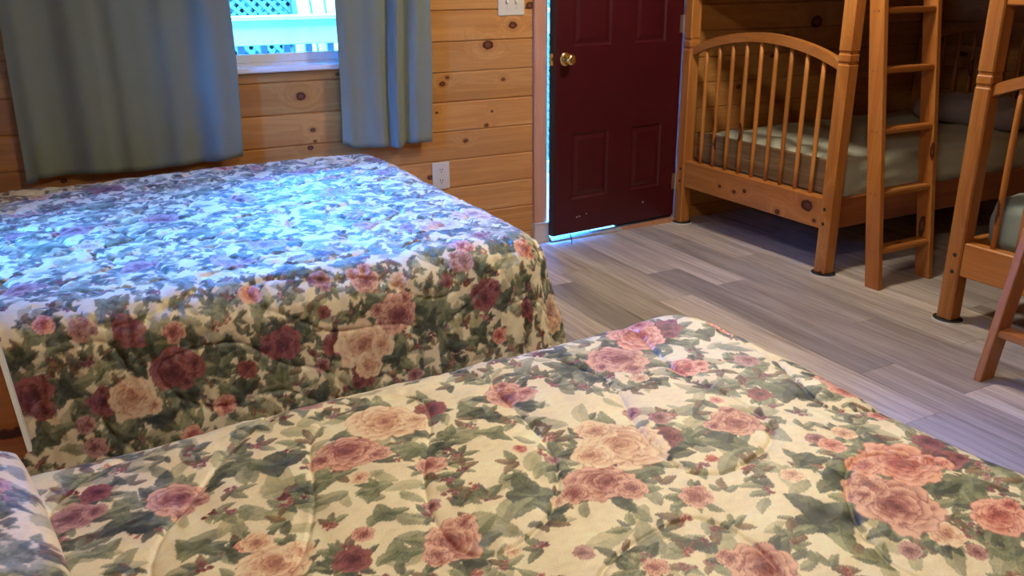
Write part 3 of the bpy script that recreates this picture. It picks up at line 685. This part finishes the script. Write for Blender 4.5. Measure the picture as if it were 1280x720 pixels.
q = np.stack([idx[:-1, :-1], idx[1:, :-1], idx[1:, 1:], idx[:-1, 1:]], -1).reshape(-1, 4)
me = bpy.data.meshes.new('pillow'); co = np.concatenate(pts); fc = np.concatenate([q, q[:, ::-1] + n0])
me.from_pydata(co.tolist(), [], fc.tolist()); me.update()
at = me.color_attributes.new('print', 'FLOAT_COLOR', 'POINT'); at.data.foreach_set('color', np.concatenate([np.concatenate(cols), np.ones((2 * n0, 1))], 1).astype(np.float32).ravel())
o = link('pillow', me, mat_print, loc=(-.352, 1.06, .706), smooth=True); o.rotation_euler = (0, math.radians(4), math.radians(8))
tag(o, 'floral pillow at the head of the near bed', 'pillow')
# ---- board at the bedside
bb = empty('bedside_board', (-.60, 1.62, .592)); tag(bb, 'honey wooden board with pale rounded edge beside the near pillow', 'wooden board')
m = MB(); m.prism([(-.10, 0), (.440, 0), (.452, .012), (.428, .40), (.41, .42), (-.10, .42)], 'y', 0, .034); m.build('panel', mat_pine[0], bb)
m = MB(); m.hexa([(.4515, -.001, .012), (.458, .006, .008), (.458, .030, .008), (.4515, .035, .012), (.4275, -.001, .40), (.434, .006, .40), (.434, .030, .40), (.4275, .035, .40)]); m.build('edge_band', plain('pale_edge_band', (.66, .66, .60, 1), .25), bb)

# ------------------------------------------------------------------ bunk beds
PS = .070                                                     # post section
def bunk(name, label, y_far, y_near, dz, mat, sheet, x0=3.235, length=2.07, spindles=9, upper=1.335, sheet_label=None):
    x1 = x0 + length; r = empty(name, (x0, (y_far + y_near) / 2, 0)); tag(r, label, 'bunk bed', 'pine bunk beds')
    oy = (y_far + y_near) / 2; hw = (y_far - y_near) / 2
    P = lambda mb, nm, mt, sm=False, par=None: mb.build(nm, mt, par or r, None, sm)
    g1, g2 = 1.075 + dz, 1.028 + dz; top = 1.70
    for ex in (0, length - PS):
        for sy in (-1, 1):
            ya, yb = (hw - PS, hw) if sy > 0 else (-hw, -hw + PS)
            m = MB(); gd = .005; gh = .0045
            for za, zb in ((.008, g2 - gh), (g2 + gh, g1 - gh), (g1 + gh, top)): m.box(ex, ex + PS, ya, yb, za, zb, .006)
            for zg in (g2, g1): m.box(ex + gd, ex + PS - gd, ya + gd, yb - gd, zg - gh - .004, zg + gh + .004)
            post = P(m, 'post', mat[2])
            for zz in (.262, .335):                            # bolt heads
                if ex == 0:
                    m = MB(); m.tube([(-.0012, (ya + yb) / 2 - .006 * sy, zz + dz), (.004, (ya + yb) / 2 - .006 * sy, zz + dz)], .0085, 12); P(m, 'bolt', mat_dark, False, post)
                    if sy < 0 or True:
                        m = MB(); yy = -hw - .0012 if sy < 0 else hw + .0012
            m = MB(); pc = (ex + PS / 2, (ya + yb) / 2)
            ring = lambda rr, z: [(pc[0] + rr * .95 * math.cos(a * math.pi / 14), pc[1] + rr * 1.05 * math.sin(a * math.pi / 14), z) for a in range(28)]
            b = m.bm; A = [b.verts.new(p) for p in ring(.0625, 0)]; B = [b.verts.new(p) for p in ring(.061, .006)]
            for k in range(28): b.faces.new((A[k], A[(k + 1) % 28], B[(k + 1) % 28], B[k]))
            b.faces.new(A); b.faces.new(B); pad = P(m, 'foot_pad', mat_rim)
            m = MB(); m.prism([(p[0], p[1]) for p in ring(.0592, 0)], 'z', .0055, .0085); P(m, 'felt', mat_black, False, pad)
        xa, xb = ex + .016, ex + PS - .016; xm = ex + PS / 2
        yi = hw - PS
        # lower end panel: bottom rail, arched top rail, turned spindles
        z0, z1 = .230 + dz * .5, .386 + dz * .8
        m = MB(); m.box(xa - .008, xb + .008, -yi - .002, yi + .002, z0, z1, .005); P(m, 'end_rail', mat_rail_knotty if ex == 0 and dz == 0 else mat[1])
        def arch(y, base=1.034 + dz, rise=.104): return base + rise * (1 - (y / yi) ** 2) ** .85 * (1 - .05 * abs(y / yi))
        ny = 28; prof = [(-yi - .002 + (2 * yi + .004) * k / ny) for k in range(ny + 1)]
        pts = [(y, arch(max(-yi, min(yi, y)))) for y in prof] + [(y, arch(max(-yi, min(yi, y))) - .046) for y in reversed(prof)]
        m = MB(); m.prism(pts, 'x', xa, xb); e_ = [e for e in m.bm.edges if abs(e.verts[0].co.x - e.verts[1].co.x) < 1e-6]
        bmesh.ops.bevel(m.bm, geom=e_, offset=.005, segments=1, affect='EDGES', clamp_overlap=True); P(m, 'arched_rail', mat[1])
        for k in range(spindles):
            y = -yi + (2 * yi) * (k + 1) / (spindles + 1)
            zt_ = arch(y) - .04
            m = MB(); m.tube([(xm, y, z1 - .01), (xm, y, z1 + .1), (xm, y, (z1 + zt_) / 2), (xm, y, zt_ - .1), (xm, y, zt_)], [.0105, .0115, .0125, .0115, .010], 12); P(m, 'spindle', mat[2], True)
        # upper end panel
        m = MB(); m.box(xa - .008, xb + .008, -yi - .002, yi + .002, upper, upper + .15, .005); P(m, 'end_rail', mat[1])
        m = MB(); m.box(xa, xb, -yi - .002, yi + .002, 1.63, 1.68, .005); P(m, 'end_rail', mat[1])
        for k in range(spindles):
            y = -yi + (2 * yi) * (k + 1) / (spindles + 1)
            m = MB(); m.tube([(xm, y, upper + .14), (xm, y, 1.635)], .011, 8); P(m, 'spindle', mat[2], True)
    for sy in (-1, 1):
        for z0, z1 in ((.234 + dz * .5, .384 + dz * .8), (upper, upper + .15)):
            ya, yb = (hw - .05, hw - .018) if sy > 0 else (-hw + .018, -hw + .05)
            m = MB(); m.box(PS - .002, length - PS + .002, ya, yb, z0, z1, .004); P(m, 'side_rail', mat_red[0] if sy < 0 or dz == 0 else mat[0])
    # slats under the mattresses
    for z in (.318 + dz * .5, upper + .06):
        for k in range(12):
            x = PS + .04 + k * (length - 2 * PS - .1) / 11
            m = MB(); m.box(x - .035, x + .035, -hw + .045, hw - .045, z, z + .018); P(m, 'slat', mat[1])
    return r, oy, hw
def soft_block(name, x0, x1, y0, y1, z0, z1, rad, mat, seed, amp=.006, seg=6, n=26):
    """mattress in a loose sheet: rounded block with soft lumps"""
    bm = bmesh.new(); r_ = bmesh.ops.create_cube(bm, size=2)
    bmesh.ops.subdivide_edges(bm, edges=bm.edges[:], cuts=n, use_grid_fill=True)
    hx, hy, hz = (x1 - x0) / 2, (y1 - y0) / 2, (z1 - z0) / 2; cx, cy, cz = (x0 + x1) / 2, (y0 + y1) / 2, (z0 + z1) / 2
    V = np.array([v.co[:] for v in bm.verts])
    sgn = np.sign(V); A = np.abs(V) ; 
    # spread the subdivisions towards the edges
    A = np.sin(A * np.pi / 2) * .35 + A * .65
    Pp = sgn * A * np.array([hx, hy, hz]); core = np.clip(Pp, -np.array([hx, hy, hz]) + rad, np.array([hx, hy, hz]) - rad)
    D = Pp - core; L = np.linalg.norm(D, axis=1, keepdims=True); D = np.where(L > 1e-6, D / np.maximum(L, 1e-6), 0)
    Pp = np.where(L > 1e-6, core + D * rad, Pp)
    W, _ = field(waves(seed, .22, 10), Pp[:, 0], Pp[:, 1] + Pp[:, 2]); W2, _ = field(waves(seed + 1, .09, 10), Pp[:, 0] + Pp[:, 2], Pp[:, 1])
    up = np.clip(Pp[:, 2] / hz, 0, 1); Pp[:, 2] += (amp * W + amp * .5 * W2) * up
    side = (1 - up); Pp[:, 1] += np.sign(Pp[:, 1]) * amp * .6 * W2 * side
    for v, p in zip(bm.verts, Pp): v.co = (p[0] + cx, p[1] + cy, p[2] + cz)
    bmesh.ops.recalc_face_normals(bm, faces=bm.faces)
    me = bpy.data.meshes.new(name); bm.to_mesh(me); bm.free()
    return link(name, me, mat, smooth=True)
YA_F, YA_N = 4.055, 2.855
b1, oy1, hw1 = bunk('bunk_bed', 'pine bunk bed standing in the corner by the burgundy door', YA_F, YA_N, 0, mat_pine, mat_sheet)
b2, oy2, hw2 = bunk('bunk_bed', 'nearer pine bunk bed cut off by the right edge of the picture', 2.222, 1.022, -.035, mat_pine, mat_teal, upper=1.295)
tag(soft_block('mattress', 3.345, 5.225, 2.905, 3.985, .336, .548, .045, mat_sheet, 50, .007), 'pale green sheeted mattress in the bunk by the door', 'mattress')
tag(soft_block('mattress', 3.345, 5.225, 1.085, 2.150, .318, .545, .06, mat_teal, 60, .007), 'grey-teal sheeted mattress in the nearer bunk', 'mattress')
tag(soft_block('mattress', 3.32, 5.22, 2.915, 3.995, 1.415, 1.56, .05, mat_sheet, 70, .004, n=14), 'mattress on the upper bunk by the door', 'mattress')
tag(soft_block('mattress', 3.32, 5.22, 1.085, 2.15, 1.375, 1.52, .05, mat_teal, 80, .004, n=14), 'mattress on the upper deck of the nearer bunk', 'mattress')
m = MB(); m.box(3.312, 3.332, 2.895, 3.975, .386, .556, .004); tag(m.build('end_board', mat_tick), 'brown grained board against the mattress foot behind the spindles', 'board')
o = soft_block('pillow', 4.80, 5.22, 3.02, 3.72, .55, .70, .07, mat_pillow, 90, .012, n=20); tag(o, 'mauve-grey pillow at the dark head of the bunk by the door', 'pillow')

# ---- ladders
def ladder(label, base, rail_gap, axis, lean, length, rung_z, mat, rail_w=.08, rail_t=.03):
    """axis 'x': rungs run along x and the ladder leans to +y; axis 'y': rungs run along -y and it leans to +x"""
    r = empty('ladder', base); tag(r, label, 'ladder', 'bunk bed ladders')
    def Q(a, d, z): return (a, d + lean * z, z) if axis == 'x' else (d + lean * z, -a, z)
    for a in (0, rail_gap - rail_t):
        m = MB(); m.hexa([Q(a, 0, 0), Q(a + rail_t, 0, 0), Q(a + rail_t, rail_w, 0), Q(a, rail_w, 0), Q(a, 0, length), Q(a + rail_t, 0, length), Q(a + rail_t, rail_w, length), Q(a, rail_w, length)])
        bmesh.ops.recalc_face_normals(m.bm, faces=m.bm.faces); bmesh.ops.bevel(m.bm, geom=m.bm.edges[:], offset=.003, segments=1, affect='EDGES')
        rail = m.build('side_rail', mat[2], r)
        for z in rung_z:                                       # screw plugs
            for dd in (.028, .052):
                m = MB(); p0 = Vector(Q(a - .0008 if a == 0 else a + rail_t + .0008, dd, z - .014)); p1 = Vector(Q(a + .002 if a == 0 else a + rail_t - .002, dd, z - .014)); m.tube([p0, p1], .0055, 8); m.build('plug', mat_red[2], rail)
    for z in rung_z:
        m = MB(); a0, a1 = rail_t - .002, rail_gap - rail_t + .002
        c0 = lean * z
        def K(a, d, zz): return (a, c0 + d, zz) if axis == 'x' else (c0 + d, -a, zz)
        m.hexa([K(a0, .004, z - .026), K(a1, .004, z - .026), K(a1, .078, z - .026), K(a0, .078, z - .026), K(a0, .004, z), K(a1, .004, z), K(a1, .078, z), K(a0, .078, z)])
        bmesh.ops.recalc_face_normals(m.bm, faces=m.bm.faces); bmesh.ops.bevel(m.bm, geom=m.bm.edges[:], offset=.005, segments=2, affect='EDGES'); m.build('rung', mat[0 if axis == 'x' else 1], r)
    return r
ladder('ladder leaning on the long side of the bunk by the door', (3.300, 2.580, 0), .385, 'x', .137, 1.62, [.193, .462, .746, 1.015, 1.272, 1.53], mat_pine)
ladder('ladder leaning on the end of the nearer bunk, at the right edge', (2.826, 1.752, 0), .385, 'y', .226, 1.62, [.195, .465, .745, 1.015, 1.27, 1.53], mat_pine)

# ------------------------------------------------------------------ ceiling lamps (the room's own light)
def ceiling_lamp(label, x, y, power):
    r = empty('ceiling_lamp', (x, y, ZC)); tag(r, label, 'lamp', 'ceiling lamps')
    m = MB(); m.tube([(0, 0, 0), (0, 0, -.012), (0, 0, -.03)], [.15, .15, .135], 32); m.build('base', mat_brass, r)
    N = NT('lit_glass'); e = N.new('ShaderNodeEmission', {'Color': (*LAMP_COL, 1), 'Strength': power}); N.t.links.new(e.outputs[0], N.out.inputs[0])
    bm = bmesh.new(); bmesh.ops.create_uvsphere(bm, u_segments=24, v_segments=12, radius=1)
    for v in bm.verts: v.co = (v.co.x * .13, v.co.y * .13, -.03 + min(v.co.z, 0.0) * .085)
    me = bpy.data.meshes.new('globe'); bm.to_mesh(me); bm.free(); link('glass_bowl', me, N.m, r, smooth=True)
ceiling_lamp('round ceiling lamp over the floor before the door', 2.62, 2.72, LAMP_A)
ceiling_lamp('round ceiling lamp over the near bed', 1.05, 1.05, LAMP_B)

# ------------------------------------------------------------------ outside the window
mat_deckw = plain('white_paint', (.80, .80, .78, 1), .6, noise=.15, nscale=12)
mat_gravel = plain('pale_deck', (.55, .52, .48, 1), .8)
mat_grass = plain('lawn', (.03, .10, .015, 1), .9, noise=.5, nscale=6)
mat_bush = plain('bush_leaves', (.012, .045, .012, 1), .8, noise=.6, nscale=9)
mat_latt = plain('lattice_wood', (.10, .09, .07, 1), .8)
m = MB(); m.box(-40, 30, -40, 60, -.60, -.50); struct(m.build('ground', mat_grass), 'green lawn outside')
m = MB(); m.box(-4, 9, YW + BT + WT + .005, 5.95, -.10, -.01); struct(m.build('deck', mat_gravel), 'pale deck outside the window')
rl = empty('deck_railing', (1.3, 5.5, 0)); tag(rl, 'white deck railing outside the window', 'railing')
m = MB(); m.box(-3.2, 3.2, -.012, .03, 1.043, 1.185, .004); m.build('top_board', mat_deckw, rl)
m = MB(); m.box(-3.2, 3.2, -.05, .07, 1.186, 1.215, .004); m.build('hand_rail', mat_deckw, rl)
m = MB(); m.box(-3.2, 3.2, -.012, .03, .04, .13, .004); m.build('bottom_board', mat_deckw, rl)
for k in range(-22, 23):
    x = 1.05 - 1.3 + .1395 * k
    m = MB(); m.box(x - .02, x + .02, .031, .065, .02, 1.15); m.build('baluster', mat_latt, rl)
lf = empty('lattice_fence', (2.2, 7.6, -.5)); tag(lf, 'diagonal lattice fence behind the deck railing', 'fence')
m = MB()
for k in range(-48, 49):
    for sg in (-1, 1):
        xa = k * .085; h = 2.1
        x0_, x1_ = (xa, xa + h) if sg > 0 else (xa + h, xa)
        m.hexa([(x0_ - .02 - 1, .004 * sg, 0), (x0_ + .02 - 1, .004 * sg, 0), (x0_ + .02 - 1, .004 * sg + .006, 0), (x0_ - .02 - 1, .004 * sg + .006, 0), (x1_ - .02 - 1, .004 * sg, h), (x1_ + .02 - 1, .004 * sg, h), (x1_ + .02 - 1, .004 * sg + .006, h), (x1_ - .02 - 1, .004 * sg + .006, h)])
la = m.build('lattice', mat_latt, lf); la['kind'] = 'stuff'
for x in (-2.6, -.28, 2.1):
    m = MB(); m.box(x - .03, x + .03, -.05, -.005, -.0, 2.15); m.build('post', mat_latt, lf)
ch = empty('deck_chair', (1.97, 6.35, -.5)); tag(ch, 'white slatted garden chair beyond the railing', 'chair')
for k in range(5):
    x = -.22 + k * .11
    m = MB(); m.hexa([(x - .045, 0, .85), (x + .045, 0, .85), (x + .045, .02, .85), (x - .045, .02, .85), (x - .045, .35, 1.86), (x + .045, .35, 1.86), (x + .045, .37, 1.86), (x - .045, .37, 1.86)]); m.build('back_slat', mat_deckw, ch)
for s in (-1, 1):
    m = MB(); m.box(.30 * s - .05, .30 * s + .05, -.55, .25, 1.63, 1.66); m.build('armrest', mat_deckw, ch)
    m = MB(); m.box(.30 * s - .03, .30 * s + .03, -.5, -.42, 0, 1.63); m.build('leg', mat_deckw, ch)
    m = MB(); m.box(.30 * s - .03, .30 * s + .03, .12, .20, 0, 1.63); m.build('leg', mat_deckw, ch)
m = MB(); m.box(-.30, .30, -.55, .05, .80, .84); m.build('seat', mat_deckw, ch)
# shrubs behind the fence: leaf by leaf, one mesh each
def shrub(label, x, y, w, h, seed):
    rg = np.random.RandomState(seed); r = empty('shrub', (x, y, -.5)); tag(r, label, 'shrub', 'shrubs behind the fence')
    n = 1500; a = rg.rand(n) * 6.28; zz = rg.rand(n); rad = w * np.sqrt(np.clip(1 - (zz - .45) ** 2 * 2.4, .05, 1)) * (.55 + .45 * rg.rand(n))
    V, Fc = [], []
    for k in range(n):
        c = Vector((rad[k] * math.cos(a[k]), rad[k] * math.sin(a[k]) * .7, .15 + zz[k] * h)); d = Vector(rg.randn(3)).normalized(); e = d.orthogonal().normalized(); s = .06 + .06 * rg.rand()
        b0 = len(V); V += [c - d * s, c + e * s * .5, c + d * s, c - e * s * .5]; Fc.append((b0, b0 + 1, b0 + 2, b0 + 3))
    me = bpy.data.meshes.new('foliage'); me.from_pydata([tuple(v) for v in V], [], Fc); f = link('foliage', me, mat_bush, r); f['kind'] = 'stuff'
    m = MB(); m.tube([(0, 0, 0), (.03, 0, h * .4), (.0, .02, h * .8)], [.05, .04, .02], 8); m.build('stem', mat_red[2], r)
for i, (x, w, h) in enumerate(((.7, .6, 2.6), (2.0, .6, 3.0), (3.3, .6, 2.7), (4.6, .6, 2.9), (-.6, .6, 2.8))):
    shrub(['leafy shrub behind the lattice, left in the window', 'tallest leafy shrub behind the lattice in the window', 'leafy shrub behind the garden chair', 'leafy shrub far right behind the fence', 'leafy shrub far left behind the fence'][i], x + .3, 8.6, w, h, 100 + i)
def tree(label, x, y, w, h, seed):
    rg = np.random.RandomState(seed); r = empty('tree', (x, y, -.5)); tag(r, label, 'tree', 'trees beyond the fence')
    n = 4200; d = rg.randn(n, 3); d /= np.linalg.norm(d, axis=1)[:, None]; d *= (rg.rand(n, 1) ** .4)
    ctr = d * np.array([w, w * .8, h * .46]) + np.array([0, 0, h * .54]); nrm = rg.randn(n, 3); nrm /= np.linalg.norm(nrm, axis=1)[:, None]
    e = np.cross(nrm, rg.randn(n, 3)); e /= np.linalg.norm(e, axis=1)[:, None]; s = .16 + .14 * rg.rand(n, 1)
    V = np.stack([ctr - nrm * s, ctr + e * s * .6, ctr + nrm * s, ctr - e * s * .6], 1).reshape(-1, 3)
    me = bpy.data.meshes.new('foliage'); me.from_pydata(V.tolist(), [], np.arange(4 * n).reshape(-1, 4).tolist()); f = link('foliage', me, mat_bush, r); f['kind'] = 'stuff'
    m = MB(); m.tube([(0, 0, 0), (.05, 0, h * .3), (.0, .05, h * .8)], [.16, .13, .05], 10); m.build('trunk', mat_red[2], r)
for i, (x, w, h) in enumerate(((-4.6, 1.55, 6.2), (-1.0, 1.55, 6.6), (2.6, 1.55, 6.4), (6.2, 1.55, 6.8), (9.8, 1.55, 6.3), (13.4, 1.55, 6.6))):  # row added beyond the fence to screen off the low sky
    tree(['leafy tree farthest left beyond the fence', 'leafy tree second from the left beyond the fence', 'leafy tree straight behind the window', 'leafy tree beyond the fence towards the door side', 'leafy tree beyond the fence seen past the door gap', 'leafy tree farthest right beyond the fence'][i], x, 11.5, w, h, 200 + i)
for i, (y, w, h) in enumerate(((-3.2, 1.55, 6.2), (.4, 1.55, 6.5), (4.0, 1.55, 6.2), (7.6, 1.55, 6.5))):  # unseen trees added to keep low sky light out of the left window
    tree(['leafy tree outside the left wall, nearest the camera side', 'leafy tree outside the left wall beside the near bed', 'leafy tree outside the left wall beside the far bed', 'leafy tree outside the far left corner of the cabin'][i], -9.0, y, w, h, 300 + i)
for i, y in enumerate((-1.4, 2.2, 5.8)):  # staggered second row, added to close gaps where sky light came through
    tree(['leafy tree in the back row outside the left wall, camera side', 'leafy tree in the middle of the back row outside the left wall', 'leafy tree in the back row outside the left wall, far side'][i], -13.2, y, 1.55, 7.4, 320 + i)
